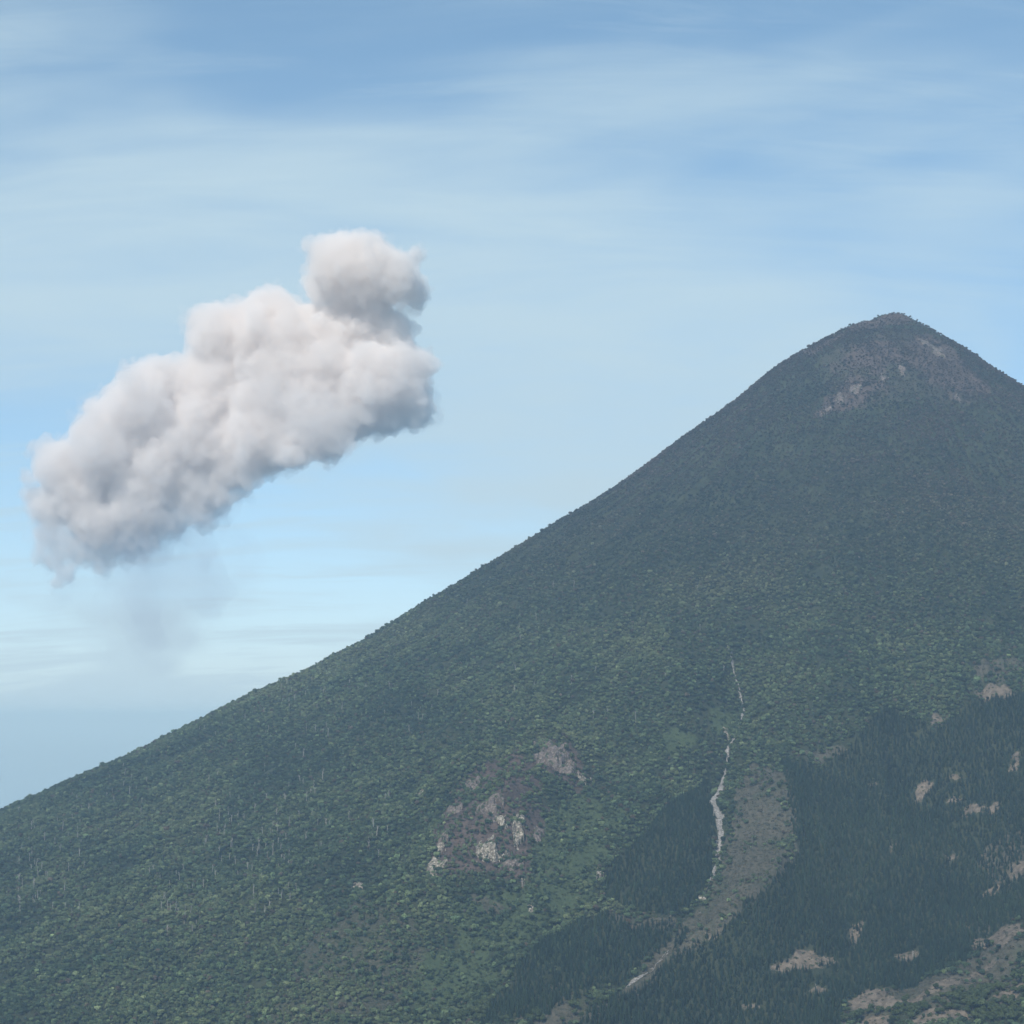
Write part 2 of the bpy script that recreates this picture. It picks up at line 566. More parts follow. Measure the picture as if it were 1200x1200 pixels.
def rock_material(name, a, bb, pale):
    m, t, b = material(name)
    g = N(t, 'ShaderNodeNewGeometry')
    p = g.outputs['Position']
    na = noise_n(t, p, 0.07, 6, 0.65)
    nb = noise_n(t, p, 0.28, 5, 0.65, 0.5)
    col = mix_c(t, ramp(t, na, 0.35, 0.65), (*a, 1), (*bb, 1))
    col = mix_c(t, ramp(t, nb, 0.50, 0.62), col, (*pale, 1))
    col = mix_c(t, ramp(t, noise_n(t, p, 0.13, 4, 0.6), 0.54, 0.61), col, (0.050, 0.060, 0.030, 1))
    t.links.new(col, b.inputs['Base Color'])
    bu = N(t, 'ShaderNodeBump')
    bu.inputs['Strength'].default_value = 1.0
    bu.inputs['Distance'].default_value = 2.5
    t.links.new(nb, bu.inputs['Height'])
    t.links.new(bu.outputs[0], b.inputs['Normal'])
    return m


m_rock_pink = rock_material('weathered_rock', (0.095, 0.076, 0.064), (0.155, 0.122, 0.104), (0.24, 0.20, 0.168))
m_rock_pale = rock_material('pale_rock', (0.13, 0.108, 0.085), (0.25, 0.215, 0.168), (0.46, 0.415, 0.335))


def link(o, parent=None):
    COL.objects.link(o)
    if parent is not None:
        o.parent = parent
    return o


def mesh_obj(name, verts, faces, mat, parent=None, do_link=True, smooth=False):
    me = bpy.data.meshes.new(name)
    me.from_pydata([tuple(v) for v in verts], [], [tuple(f) for f in faces])
    me.materials.append(mat)
    if smooth:
        me.polygons.foreach_set('use_smooth', [True] * len(me.polygons))
    o = bpy.data.objects.new(name, me)
    if do_link:
        link(o, parent)
    return o


def tag(o, label=None, cat=None, group=None, kind=None):
    if label:
        o['label'] = label
    if cat:
        o['category'] = cat
    if group:
        o['group'] = group
    if kind:
        o['kind'] = kind
    return o


def grid_mesh(name, xs, ys, zfun, mat):
    X, Y = np.meshgrid(xs, ys)
    Z = zfun(X, Y)
    co = np.stack([X, Y, Z], -1).reshape(-1, 3)
    nx, ny = len(xs), len(ys)
    i = (np.arange(ny - 1)[:, None] * nx + np.arange(nx - 1)[None, :]).ravel()
    q = np.stack([i, i + 1, i + 1 + nx, i + nx], -1)
    me = bpy.data.meshes.new(name)
    me.vertices.add(len(co))
    me.vertices.foreach_set('co', co.astype(np.float32).ravel())
    me.loops.add(q.size)
    me.loops.foreach_set('vertex_index', q.astype(np.int32).ravel())
    me.polygons.add(len(q))
    me.polygons.foreach_set('loop_start', np.arange(0, q.size, 4, dtype=np.int32))
    me.update(calc_edges=True)
    me.polygons.foreach_set('use_smooth', np.ones(len(q), bool))
    me.materials.append(mat)
    o = bpy.data.objects.new(name, me)
    link(o)
    return o, X, Y


def spread(lo, a, bq, hi, fine, grow=1.16):
    mid = list(np.arange(a, bq + 0.1, fine))
    left, s, x = [], fine, a
    while x > lo:
        s *= grow
        x -= s
        left.append(x)
    right, s, x = [], fine, mid[-1]
    while x < hi:
        s *= grow
        x += s
        right.append(x)
    return np.array(left[::-1] + mid + right)


# ------------------------------------------------------------------ mountain and sea
xs = spread(-5200, -1700, 1800, 6200, 5.5)
ys = spread(-600, 2150, 5560, 7600, 5.0)
mountain, MX, MY = grid_mesh('mountain', xs, ys, height, m_ground)
tag(mountain, 'steep forested volcano cone with a bare brown summit', 'mountain', kind='structure')
gm, _, _ = gravel_mask(MX, MY)
for nm, mask in (('grass', cover_soft('grass', MX, MY)), ('scrub', cover_soft('scrub', MX, MY)), ('rust', cover_soft('rust', MX, MY, 1.5)), ('soil', cover_soft('soil', MX, MY, 0.6)), ('gravel', gm)):
    a = mountain.data.attributes.new(nm, 'FLOAT', 'POINT')
    a.data.foreach_set('value', mask.astype(np.float32).ravel())

m_sea, t, b = material('sea_water')
b.inputs['Base Color'].default_value = (0.03, 0.09, 0.14, 1)
b.inputs['Roughness'].default_value = 0.12
b.inputs['IOR'].default_value = 1.33
b.inputs['Specular IOR Level'].default_value = 0.5
sea = mesh_obj('sea', [(-400000, -400000, -2300), (400000, -400000, -2300), (400000, 400000, -2300), (-400000, 400000, -2300)], [(0, 1, 2, 3)], m_sea)
tag(sea, 'pale hazy ocean far below beyond the mountain foot', 'sea', kind='structure')


# ------------------------------------------------------------------ tree shapes
def leaf_quads(bm_v, bm_f, centre, normal, size, rr):
    n = Vector(normal).normalized()
    t1 = n.orthogonal().normalized()
    t2 = n.cross(t1)
    a = rr.random() * 6.28
    u = t1 * math.cos(a) + t2 * math.sin(a)
    v = n.cross(u)
    k = len(bm_v)
    c = Vector(centre)
    lift = n * size * 0.25
    bm_v += [c - u * size, c - v * size * 0.8 + lift, c + u * size, c + v * size * 0.8 + lift]
    bm_f.append((k, k + 1, k + 2, k + 3))


def crown_broad(seed, n_lobes, leaves, tall):
    """crown of unit radius standing on z = 0.55..1.9, from leaf clumps on uneven lobes"""
    rr = random.Random(seed)
    V, F = [], []
    for i in range(n_lobes):
        a = rr.random() * 6.283
        d = 0.0 if i == 0 else (0.25 + 0.45 * rr.random())
        z = (1.25 + 0.35 * (1 - d) + rr.uniform(-.22, .18)) * tall
        c = Vector((math.cos(a) * d, math.sin(a) * d, z))
        r = rr.uniform(0.32, 0.5)
        for j in range(leaves):
            q = Vector((rr.gauss(0, 1), rr.gauss(0, 1), rr.gauss(0.35, 1))).normalized()
            p = c + q * r * rr.uniform(0.8, 1.05)
            nn = q + Vector((rr.uniform(-.5, .5), rr.uniform(-.5, .5), rr.uniform(-.2, .6)))
            leaf_quads(V, F, p, nn, rr.uniform(0.13, 0.22), rr)
    return V, F


def trunk_mesh(h, r0, r1, limbs, seed, spread_=0.5, sides=6):
    rr = random.Random(seed)
    V, F = [], []

    def tube(p0, p1, ra, rb):
        d = (p1 - p0).normalized()
        t1 = d.orthogonal().normalized()
        t2 = d.cross(t1)
        k = len(V)
        for p, r in ((p0, ra), (p1, rb)):
            for s in range(sides):
                a = s / sides * 6.2832
                V.append(p + (t1 * math.cos(a) + t2 * math.sin(a)) * r)
        for s in range(sides):
            F.append((k + s, k + (s + 1) % sides, k + sides + (s + 1) % sides, k + sides + s))
        F.append(tuple(k + sides + s for s in range(sides)))

    pts = [Vector((0, 0, -0.12 * h))]
    for i in range(1, 5):
        pts.append(Vector((rr.uniform(-.02, .02) * h, rr.uniform(-.02, .02) * h, h * i / 4)))
    for i in range(4):
        tube(pts[i], pts[i + 1], r0 + (r1 - r0) * i / 4, r0 + (r1 - r0) * (i + 1) / 4)
    for i in range(limbs):
        f = rr.uniform(0.45, 0.95)
        p = Vector((0, 0, h * f))
        a = rr.random() * 6.283
        ln = h * rr.uniform(0.15, 0.32)
        q = p + Vector((math.cos(a) * ln * spread_, math.sin(a) * ln * spread_, ln * 0.8))
        tube(p, q, r0 * 0.45, r1 * 0.5)
    return V, F


def crown_conifer(seed, whorls=9, per=8):
    """unit-height conifer: drooping boughs in whorls, narrowing to the tip"""
    rr = random.Random(seed)
    V, F = [], []
    for w in range(whorls):
        f = w / (whorls - 1)
        z = 0.10 + 0.84 * f
        rad = (0.235 * (1 - f) ** 0.8 + 0.018) * rr.uniform(0.85, 1.1)
        for i in range(per):
            a = (i + rr.random() * 0.8) / per * 6.283 + w
            ln = rad * rr.uniform(0.7, 1.15)
            ca, sa = math.cos(a), math.sin(a)
            wd = ln * 0.42 + 0.012
            droop = ln * rr.uniform(0.25, 0.5)
            k = len(V)
            V += [Vector((0, 0, z + 0.07)), Vector((ca * ln * .65 - sa * wd, sa * ln * .65 + ca * wd, z - droop * .5)),
                  Vector((ca * ln, sa * ln, z - droop)), Vector((ca * ln * .65 + sa * wd, sa * ln * .65 - ca * wd, z - droop * .5))]
            F.append((k, k + 1, k + 2, k + 3))
    k = len(V)
    V += [Vector((0.02, 0, .9)), Vector((-.012, .017, .9)), Vector((-.012, -.017, .9)), Vector((0, 0, 1.02))]
    F += [(k, k + 1, k + 3), (k + 1, k + 2, k + 3), (k + 2, k, k + 3)]
    return V, F


def shrub_mesh(seed):
    rr = random.Random(seed)
    V, F = [], []
    for i in range(34):
        q = Vector((rr.gauss(0, 1), rr.gauss(0, 1), abs(rr.gauss(0, 1)))).normalized()
        p = Vector((q.x * rr.uniform(.5, 1), q.y * rr.uniform(.5, 1), q.z * rr.uniform(.5, .9)))
        leaf_quads(V, F, p, q + Vector((0, 0, .4)), rr.uniform(.22, .36), rr)
    return V, F


proto_broad = [mesh_obj('tree_shape', *crown_broad(100 + i, 7 + i % 3, 30, 0.9 + 0.12 * (i % 3)), m_leaf_mass, do_link=False) for i in range(6)]
proto_con = [mesh_obj('conifer_shape', *crown_conifer(200 + i), m_leaf_mass, do_link=False) for i in range(4)]
proto_shrub = [mesh_obj('shrub_shape', *shrub_mesh(300 + i), m_leaf_mass, do_link=False) for i in range(3)]


# ------------------------------------------------------------------ where trees stand
def candidates(step, y0, y1, seed):
    r_ = np.random.default_rng(seed)
    gx = np.arange(-2300, 2500, step)
    gy = np.arange(y0, y1, step)
    X, Y = np.meshgrid(gx, gy)
    X = X + r_.uniform(-.5, .5, X.shape) * step * 0.95
    Y = Y + r_.uniform(-.5, .5, X.shape) * step * 0.95
    X, Y = X.ravel(), Y.ravel()
    k = np.abs(X / Y) < 0.43
    X, Y = X[k], Y[k]
    Z = height(X, Y)
    px, py, _ = project(X, Y, Z)
    k = (py < 1290) & (px > -300) & (px < 1520)
    # only the side of the mountain turned this way
    k &= (Y < 5620)
    return X[k], Y[k], Z[k], px[k], py[k]


def make_mass(name, X, Y, Z, size, kind, tint, protos, label, cat):
    n = len(X)
    me = bpy.data.meshes.new(name)
    me.vertices.add(n)
    me.vertices.foreach_set('co', np.stack([X, Y, Z], -1).astype(np.float32).ravel())
    a = me.attributes.new('size', 'FLOAT_VECTOR', 'POINT')
    a.data.foreach_set('vector', size.astype(np.float32).ravel())
    a = me.attributes.new('turn', 'FLOAT_VECTOR', 'POINT')
    rot = np.zeros((n, 3))
    rot[:, 2] = rng.uniform(0, 6.283, n)
    rot[:, 0] = rng.normal(0, 0.05, n)
    rot[:, 1] = rng.normal(0, 0.05, n)
    a.data.foreach_set('vector', rot.astype(np.float32).ravel())
    a = me.attributes.new('shape', 'INT', 'POINT')
    a.data.foreach_set('value', kind.astype(np.int32))
    a = me.attributes.new('tint', 'FLOAT_COLOR', 'POINT')
    a.data.foreach_set('color', np.concatenate([tint, np.ones((n, 1))], 1).astype(np.float32).ravel())
    o = bpy.data.objects.new(name, me)
    link(o)
    g = bpy.data.node_groups.new(name, 'GeometryNodeTree')
    g.interface.new_socket('Geometry', in_out='INPUT', socket_type='NodeSocketGeometry')
    g.interface.new_socket('Geometry', in_out='OUTPUT', socket_type='NodeSocketGeometry')
    gi = g.nodes.new('NodeGroupInput')
    go = g.nodes.new('NodeGroupOutput')
    join = g.nodes.new('GeometryNodeJoinGeometry')
    for p in reversed(protos):
        oi = g.nodes.new('GeometryNodeObjectInfo')
        oi.inputs['Object'].default_value = p
        oi.inputs['As Instance'].default_value = True
        g.links.new(oi.outputs['Geometry'], join.inputs[0])
    iop = g.nodes.new('GeometryNodeInstanceOnPoints')
    g.links.new(gi.outputs[0], iop.inputs['Points'])
    g.links.new(join.outputs[0], iop.inputs['Instance'])
    iop.inputs['Pick Instance'].default_value = True

    def named(nm, dt):
        q = g.nodes.new('GeometryNodeInputNamedAttribute')
        q.data_type = dt
        q.inputs['Name'].default_value = nm
        return q.outputs['Attribute']
    g.links.new(named('shape', 'INT'), iop.inputs['Instance Index'])
    g.links.new(named('turn', 'FLOAT_VECTOR'), iop.inputs['Rotation'])
    g.links.new(named('size', 'FLOAT_VECTOR'), iop.inputs['Scale'])
    g.links.new(iop.outputs[0], go.inputs[0])
    md = o.modifiers.new('scatter', 'NODES')
    md.node_group = g
    tag(o, label, cat, kind='stuff')
    return o


def tints(n, stops, w):
    """mix of leaf colours; w picks along the stops"""
    st = np.array(stops)
    x = np.clip(w, 0, 0.999) * (len(st) - 1)
    i = x.astype(int)
    f = (x - i)[:, None]
    return st[i] * (1 - f) + st[i + 1] * f


# broadleaf forest and conifer plantation from one even sowing
X, Y, Z, px, py = candidates(5.9, 2150, 5640, 3)
is_con = cover('conifer', X, Y, 5.0)
bare = cover_soft('soil', X, Y, 0.45) > 0.35 + 0.45 * (rng.random(len(X)) < 0.4)
gm, _, _ = gravel_mask(X, Y)
bare |= gm
scrubby = np.maximum(cover_soft('scrub', X, Y), cover_soft('rust', X, Y, 1.5))
grassy = cover_soft('grass', X, Y)
u01 = rng.random(len(X))
patch = fbm(X / 130, Y / 130, 3, 131)
stand = fbm(X / 420, Y / 420, 3, 141)
keep = ~bare
clump = fbm(X / 38, Y / 38, 3, 151)
p_keep = 0.90 - 0.25 * (patch < -0.25) - 0.45 * (clump < -0.42)
p_keep = p_keep - scrubby * (0.60 - 0.42 * (clump > 0.22) * (scrubby < 1.05))
p_keep = p_keep - grassy * (0.58 - 0.40 * (clump > 0.15))
keep &= is_con | (u01 < p_keep)
keep &= ~(is_con & (clump < -0.62))
keep &= ~((Z > 1090) & (u01 > 0.06 + 0.25 * (Z < 1125)))
X, Y, Z, px, py, is_con, patch, stand, scrubby = (v[keep] for v in (X, Y, Z, px, py, is_con, patch, stand, scrubby))
dist = np.sqrt(X * X + Y * Y + Z * Z)
inframe = (px > 2) & (px < 1198) & (py < 1199) & (py > 0)

TALL = 13.0
hi = sstep(60, 760, Z)                                    # trees get lower and duller towards the summit


def broad_look(sel):
    n = sel.sum()
    h = hi[sel]
    base = np.exp(rng.normal(0, 0.27, n)).clip(.5, 1.8) * (3.5 - 0.8 * h)
    size = np.stack([base * rng.uniform(.85, 1.15, n), base * rng.uniform(.85, 1.15, n), base * rng.uniform(.9, 1.25, n)], -1)
    w = rng.normal(0.45, 0.26, n) + patch[sel] * 0.55 + stand[sel] * 0.5
    low = tints(n, [(0.032, 0.053, 0.030), (0.060, 0.090, 0.044), (0.092, 0.124, 0.057), (0.124, 0.146, 0.070)], w)
    top = tints(n, [(0.021, 0.028, 0.019), (0.038, 0.040, 0.027), (0.064, 0.054, 0.041), (0.098, 0.068, 0.056)], w)
    sm = sstep(820, 1020, Z[sel])[:, None]
    top = top * (1 - 0.55 * sm) + np.array([0.070, 0.052, 0.043]) * 0.55 * sm
    c_ = low * (1 - h[:, None]) + top * h[:, None]
    rust = (rng.random(n) < 0.03 + 0.12 * h)[:, None]
    c_ = np.where(rust, np.array([0.082, 0.066, 0.046]), c_)
    size *= np.where(rng.random(n) < 0.03, 1.4, 1.0)[:, None]
    return size, c_ * 1.1 * np.exp(rng.normal(0, 0.28, n))[:, None]


con_i = np.where(is_con & inframe)[0]
con_i = con_i[np.argsort(dist[con_i])][:300]
bro_i = np.where(~is_con & inframe)[0]
bro_i = bro_i[np.argsort(dist[bro_i])][:300]
single = np.zeros(len(X), bool)
single[con_i] = True
single[bro_i] = True

sel = ~is_con & ~single
size, tint = broad_look(sel)
make_mass('broadleaf_forest', X[sel], Y[sel], Z[sel] - 0.42 * size[:, 2], size, rng.integers(0, 6, sel.sum()), tint, proto_broad,
          'dense dark green broadleaf forest covering the volcano slopes', 'forest')
sel = is_con & ~single
n = sel.sum()
hgt = rng.normal(10.8, 1.6, n).clip(5, 16)
size = np.stack([hgt * rng.uniform(.85, 1.15, n)] * 2 + [hgt], -1)
tint = tints(n, [(0.010, 0.022, 0.013), (0.016, 0.032, 0.018), (0.028, 0.046, 0.022)], rng.normal(.45, .25, n) + patch[sel] * .5) * np.exp(rng.normal(0, .2, n))[:, None]
make_mass('conifer_plantation', X[sel], Y[sel], Z[sel] - 0.5, size, rng.integers(0, 4, n), tint, proto_con,
          'dark conifer plantation covering the ridge right of the gravel ravine', 'plantation')

# low shrubs on the open slopes and in the gaps
Xs, Ys, Zs, pxs, pys = candidates(6.5, 2150, 5620, 9)
rst_ = cover_soft('rust', Xs, Ys, 1.5)
dry_ = np.maximum(cover_soft('scrub', Xs, Ys), rst_)
grs_ = cover_soft('grass', Xs, Ys)
gms, _, _ = gravel_mask(Xs, Ys)
us = rng.random(len(Xs))
ok = us < 0.40 + 0.5 * np.maximum(dry_, grs_)
ok &= ~gms & ~(cover('soil', Xs, Ys, 4.0) & (us > 0.42))
dry_ = dry_[ok]
rst_ = rst_[ok]
Xs, Ys, Zs = Xs[ok], Ys[ok], Zs[ok]
n = len(Xs)
dry = rng.random(n) < dry_
bs = np.exp(rng.normal(0, .35, n)) * 2.1
w = rng.normal(.5, .25, n)
ct = tints(n, [(0.036, 0.054, 0.026), (0.054, 0.074, 0.034), (0.078, 0.094, 0.044)], w)
cd = tints(n, [(0.050, 0.058, 0.034), (0.082, 0.079, 0.053), (0.112, 0.096, 0.071)], w)
hs = sstep(400, 900, Zs)[:, None]
cr = tints(n, [(0.046, 0.044, 0.032), (0.082, 0.062, 0.052), (0.115, 0.082, 0.070)], w)
ct = np.where(dry[:, None], cd, ct * (1 - hs) + cr * 0.8 * hs)
ct = np.where((rng.random(n) < rst_)[:, None], cr, ct)
make_mass('shrubs', Xs, Ys, Zs - 0.2, np.stack([bs, bs, bs * rng.uniform(.7, 1.1, n)], -1), rng.integers(0, 3, n), ct, proto_shrub,
          'low green and brown scrub on the open slopes between the trees', 'shrubs')


# ------------------------------------------------------------------ trees one can tell apart: the nearest ones, and the bleached dead trunks
def make_tree(name, crown_vf, trunk_vf, m_crown, do_parts=True):
    root = bpy.data.objects.new(name, None)
    link(root)
    root.empty_display_size = 1.0
    mesh_obj('crown', *crown_vf, m_crown, root)
    mesh_obj('trunk', *trunk_vf, m_bark, root)
    return root


def copy_tree(o):
    c = o.copy()
    link(c)
    for ch in list(o.children):
        d = ch.copy()
        link(d, c)
    return c


con_proto = [make_tree('conifer', crown_conifer(400 + i, 11, 9), trunk_mesh(0.8, 0.017, 0.006, 0, i), m_conifer) for i in range(4)]
bro_proto = [make_tree('broadleaf_tree', crown_broad(500 + i, 9, 46, 0.95 + .1 * (i % 3)), trunk_mesh(1.35, 0.07, 0.03, 5, i, 0.9), m_broad) for i in range(4)]
for o in con_proto:
    tag(o, 'slender dark green conifer in the lowest rows of the plantation', 'conifer', 'nearest conifers of the plantation')
for o in bro_proto:
    tag(o, 'round crowned green broadleaf tree at the foot of the slope', 'tree', 'nearest broadleaf trees at the foot of the slope')
for k, i in enumerate(con_i):
    o = con_proto[k] if k < 4 else copy_tree(con_proto[k % 4])
    h = float(np.clip(rng.normal(12, 1.7), 7, 17))
    o.location = (X[i], Y[i], Z[i])
    o.rotation_euler = (rng.normal(0, .02), rng.normal(0, .02), rng.uniform(0, 6.28))
    o.scale = (h * 1.02, h * 1.02, h)
for k, i in enumerate(bro_i):
    o = bro_proto[k] if k < 4 else copy_tree(bro_proto[k % 4])
    s = float(np.exp(rng.normal(0, .25)) * 4.3)
    o.location = (X[i], Y[i], Z[i] - 0.4)
    o.rotation_euler = (0, 0, rng.uniform(0, 6.28))
    o.scale = (s, s * rng.uniform(.9, 1.1), s * rng.uniform(.9, 1.2))

# bleached dead trunks
sn_proto = []
for i in range(4):
    V, F = trunk_mesh(1.0, 0.034, 0.016, 5 + i, 600 + i, 0.55, 5)
    sn_proto.append(tag(mesh_obj('dead_tree', V, F, m_snag), 'bleached bare dead tree standing among the green canopy of the left flank', 'dead tree', 'bleached dead trees on the left flank'))
pts = []
while len(pts) < 280:
    x, y = random.uniform(20, 520), random.uniform(800, 1110)
    edge_y = np.interp(x, [0, 130, 300, 430, 520], [942, 893, 805, 745, 695])
    c_ = fbm(np.array([x / 70]), np.array([y / 70]), 2, 900)[0]
    if y > edge_y + 14 and not (y > 1060 and x > 330) and random.random() < 0.35 + c_ * 1.3:
        pts.append((x, y))
pts += [(random.uniform(540, 860), random.uniform(680, 860)) for _ in range(22)]
gp = ground_at([p[0] for p in pts], [p[1] for p in pts])
for k, g_ in enumerate(gp):
    o = sn_proto[k] if k < 4 else sn_proto[k % 4].copy()
    if k >= 4:
        link(o)
    h = float(np.clip(rng.normal(15, 3), 9, 22))
    o.location = g_
    o.rotation_euler = (rng.normal(0, .05), rng.normal(0, .05), rng.uniform(0, 6.28))
    o.scale = (h * rng.uniform(.8, 1.4), h, h)
    if k >= 280:
        o['label'] = 'bleached bare dead tree standing in the forest above the gravel ravine'
        o['group'] = 'bleached dead trees above the ravine'
for (x, y, lab) in ((1070, 1124, 'pale bare dead trunk standing at the lower edge of the conifer plantation'), (956, 1163, 'pale bare dead trunk below the long tan clearing')):
    g_ = ground_at([x], [y])[0]
    o = sn_proto[1].copy()
    link(o)
    o.location = g_
    o.scale = (17, 17, 13)
    o['label'] = lab
    del o['group']


# ------------------------------------------------------------------ rock outcrops
def rock(x, y, rx, ry, mat, label, amp=9.0, seed=0, lean=0.0):
    g_ = ground_at([x], [y])[0]
    mpp = g_[1] / FPX
    ex = rx * mpp
    ey = ry * mpp / 0.62
    n_u, n_v = 34, 34
    uu, vv = np.meshgrid(np.linspace(-1.15, 1.15, n_u), np.linspace(-1.15, 1.15, n_v))
    la = math.radians(lean)
    lx = uu * ex
    ly = vv * ey
    Xr = g_[0] + lx * math.cos(la) - ly * math.sin(la)
    Yr = g_[1] + lx * math.sin(la) + ly * math.cos(la)
    rho = np.sqrt(uu ** 2 + vv ** 2) + fbm(uu * 1.7 + seed, vv * 1.7, 4, 700 + seed) * 1.1
    ridg = 1 - np.abs(fbm(Xr / 11 + seed, Yr / 24, 3, 720 + seed))
    blk = np.floor(fbm(Xr / 8, Yr / 14, 3, 740 + seed) * 5) / 5
    prof = sstep(-1.0, -0.45, vv) * (1 - 0.75 * sstep(-0.2, 1.0, vv))
    b_ = amp * prof * (0.35 + 0.65 * ridg) + blk * amp * 0.35
    b_ = b_ * (1 - sstep(0.6, 1.0, rho)) - 5.0 * sstep(0.82, 1.02, rho)
    Zr = height(Xr, Yr) + b_
    Xr = Xr + fbm(uu * 9, vv * 9, 2, 760 + seed) * ex * 0.05
    V = np.stack([Xr - g_[0], Yr - g_[1] - b_ * 0.35, Zr - g_[2]], -1).reshape(-1, 3)
    i = (np.arange(n_v - 1)[:, None] * n_u + np.arange(n_u - 1)[None, :]).ravel()
    q = np.stack([i, i + 1, i + 1 + n_u, i + n_u], -1)
    o = mesh_obj('rock_outcrop', V, q, mat)
    o.location = g_
    tag(o, label, 'rock', 'rock outcrops on the slopes')
    return o


P, W = m_rock_pink, m_rock_pale
ROCKS = [
    (650, 884, 21, 15, P, 'large brownish pink rock face at the top of the wooded spur', 13),
    (668, 902, 12, 11, P, 'brown rock slab stepping down below the spur top face', 9),
    (684, 916, 8, 9, W, 'pale tan rock strip at the lower end of the spur face', 8),
    (551, 922, 14, 13, P, 'broken brown crag high on the left arm of the rocky spur', 10),
    (535, 950, 11, 15, P, 'dark pinkish crag midway down the left arm of the spur', 10),
    (522, 980, 8, 13, P, 'narrow brown rock rib above the cream crag', 9),
    (513, 1017, 11, 9, W, 'cream coloured crag at the foot of the left spur arm', 9),
    (517, 992, 5, 6, W, 'small cream rock just above the cream crag', 6),
    (577, 998, 17, 17, W, 'broad cream and brown cliff in the middle of the spur', 13),
    (600, 1012, 12, 12, P, 'brown rock shoulder beside the broad cream cliff', 8),
    (607, 977, 7, 13, W, 'tall bright cream cliff above the green meadow', 12),
    (612, 958, 3, 6, W, 'tiny cream pinnacle above the tall bright cliff', 6),
    (588, 962, 9, 7, W, 'tan rock face between the two cream cliffs', 7),
    (570, 944, 18, 12, P, 'wide pinkish brown rock band across the upper spur', 10),
    (632, 978, 7, 9, P, 'isolated reddish rock patch on the green meadow', 5),
    (493, 930, 5, 10, W, 'slim pale rock slit in the forest left of the spur', 6),
    (420, 1038, 7, 6, W, 'small pale rock amid the forest of the left flank', 5),
    (703, 1025, 4, 8, W, 'slim pale rock at the upper left corner of the conifer block', 5),
    (595, 843, 4, 5, W, 'lone small tan rock in the forest above the spur', 5),
    (612, 1034, 3, 5, W, 'small pale rock on the gully below the spur', 4),
    (622, 1062, 3, 10, W, 'thin pale rock rib running down the meadow gully', 4),
    (1002, 455, 9, 8, P, 'brown rock step on the shoulder below the summit', 8),
    (984, 464, 7, 9, P, 'brown rock rib on the left of the summit shoulder', 7),
    (968, 482, 7, 6, P, 'low brown rock at the bottom of the summit shoulder', 6),
    (1083, 402, 7, 6, P, 'rough brown rock on the bare ground under the summit', 7),
    (1100, 412, 10, 8, P, 'broad reddish rock slope right of the summit ground', 6),
    (1056, 432, 5, 8, P, 'narrow tan rock chute below the summit bush', 5),
    (1122, 467, 4, 6, P, 'small reddish rock low on the right of the summit', 5),
    (1035, 443, 5, 5, P, 'small brown rock in the bushes below the summit', 5),
    (851, 861, 4, 5, W, 'pale boulder heap at the head of the lower gravel ravine', 4),
    (822, 1051, 5, 6, W, 'cream scar at the bottom end of the gravel ravine', 4),
]
for k, (x, y, rx, ry, mt, lab, amp) in enumerate(ROCKS):
    rock(x, y, rx, ry, mt, lab, amp, seed=k * 3 + 1)


# ------------------------------------------------------------------ gravel in the ravine
def wash():
    g_ = np.array(ravine)
    seg = np.hypot(*(g_[1:] - g_[:-1]).T)
    L = np.concatenate([[0], np.cumsum(seg)])
    tt = np.linspace(0, 1, 420)
    cx = np.interp(tt * L[-1], L, g_[:, 0])
    cy = np.interp(tt * L[-1], L, g_[:, 1])
    tx = np.gradient(cx)
    ty = np.gradient(cy)
    ln = np.hypot(tx, ty)
    nx, ny = -ty / ln, tx / ln
    wd = wash_width(tt) * (1 + 0.45 * fbm(tt * 60, tt * 0, 3, 800))
    off = fbm(tt * 25, tt * 0 + 3, 3, 810) * 7
    m = 11
    V, F = [], []
    vv = np.linspace(-1, 1, m)
    for j in range(m):
        wl = wd * vv[j] * (1 + 0.35 * fbm(tt * 90 + 7 * np.sign(vv[j]), tt * 0, 2, 820)) + off
        x = cx + nx * wl
        y = cy + ny * wl
        z = height(x, y) + 0.9 * (1 - vv[j] ** 2) + 0.25 + fbm(x / 4, y / 4, 2, 830) * 0.9 - 0.9 * (abs(vv[j]) > .9)
        V.append(np.stack([x, y, z], -1))
    V = np.stack(V, 1)
    idx = np.arange(420 * m).reshape(420, m)
    for i in range(419):
        if wd[i] > 0.4 and wd[i + 1] > 0.4:
            for j in range(m - 1):
                F.append((idx[i, j], idx[i, j + 1], idx[i + 1, j + 1], idx[i + 1, j]))
    mt, t, b = material('ravine_gravel')
    g = N(t, 'ShaderNodeNewGeometry')
    na = noise_n(t, g.outputs['Position'], 0.25, 6, 0.65)
    t.links.new(mix_c(t, ramp(t, na, 0.35, 0.62), (0.11, 0.10, 0.088, 1), (0.31, 0.29, 0.265, 1)), b.inputs['Base Color'])
    o = mesh_obj('gravel_wash', V.reshape(-1, 3), F, mt)
    tag(o, 'pale grey gravel wash winding down the ravine beside the conifers', 'gravel', kind='structure')


wash()


# ------------------------------------------------------------------ ash cloud
CLOUD_Y = 8900.0


def cloud_pt(px, py, dep=0.0):
    d = rays([px], [py])[0]
    return d * (CLOUD_Y + dep)


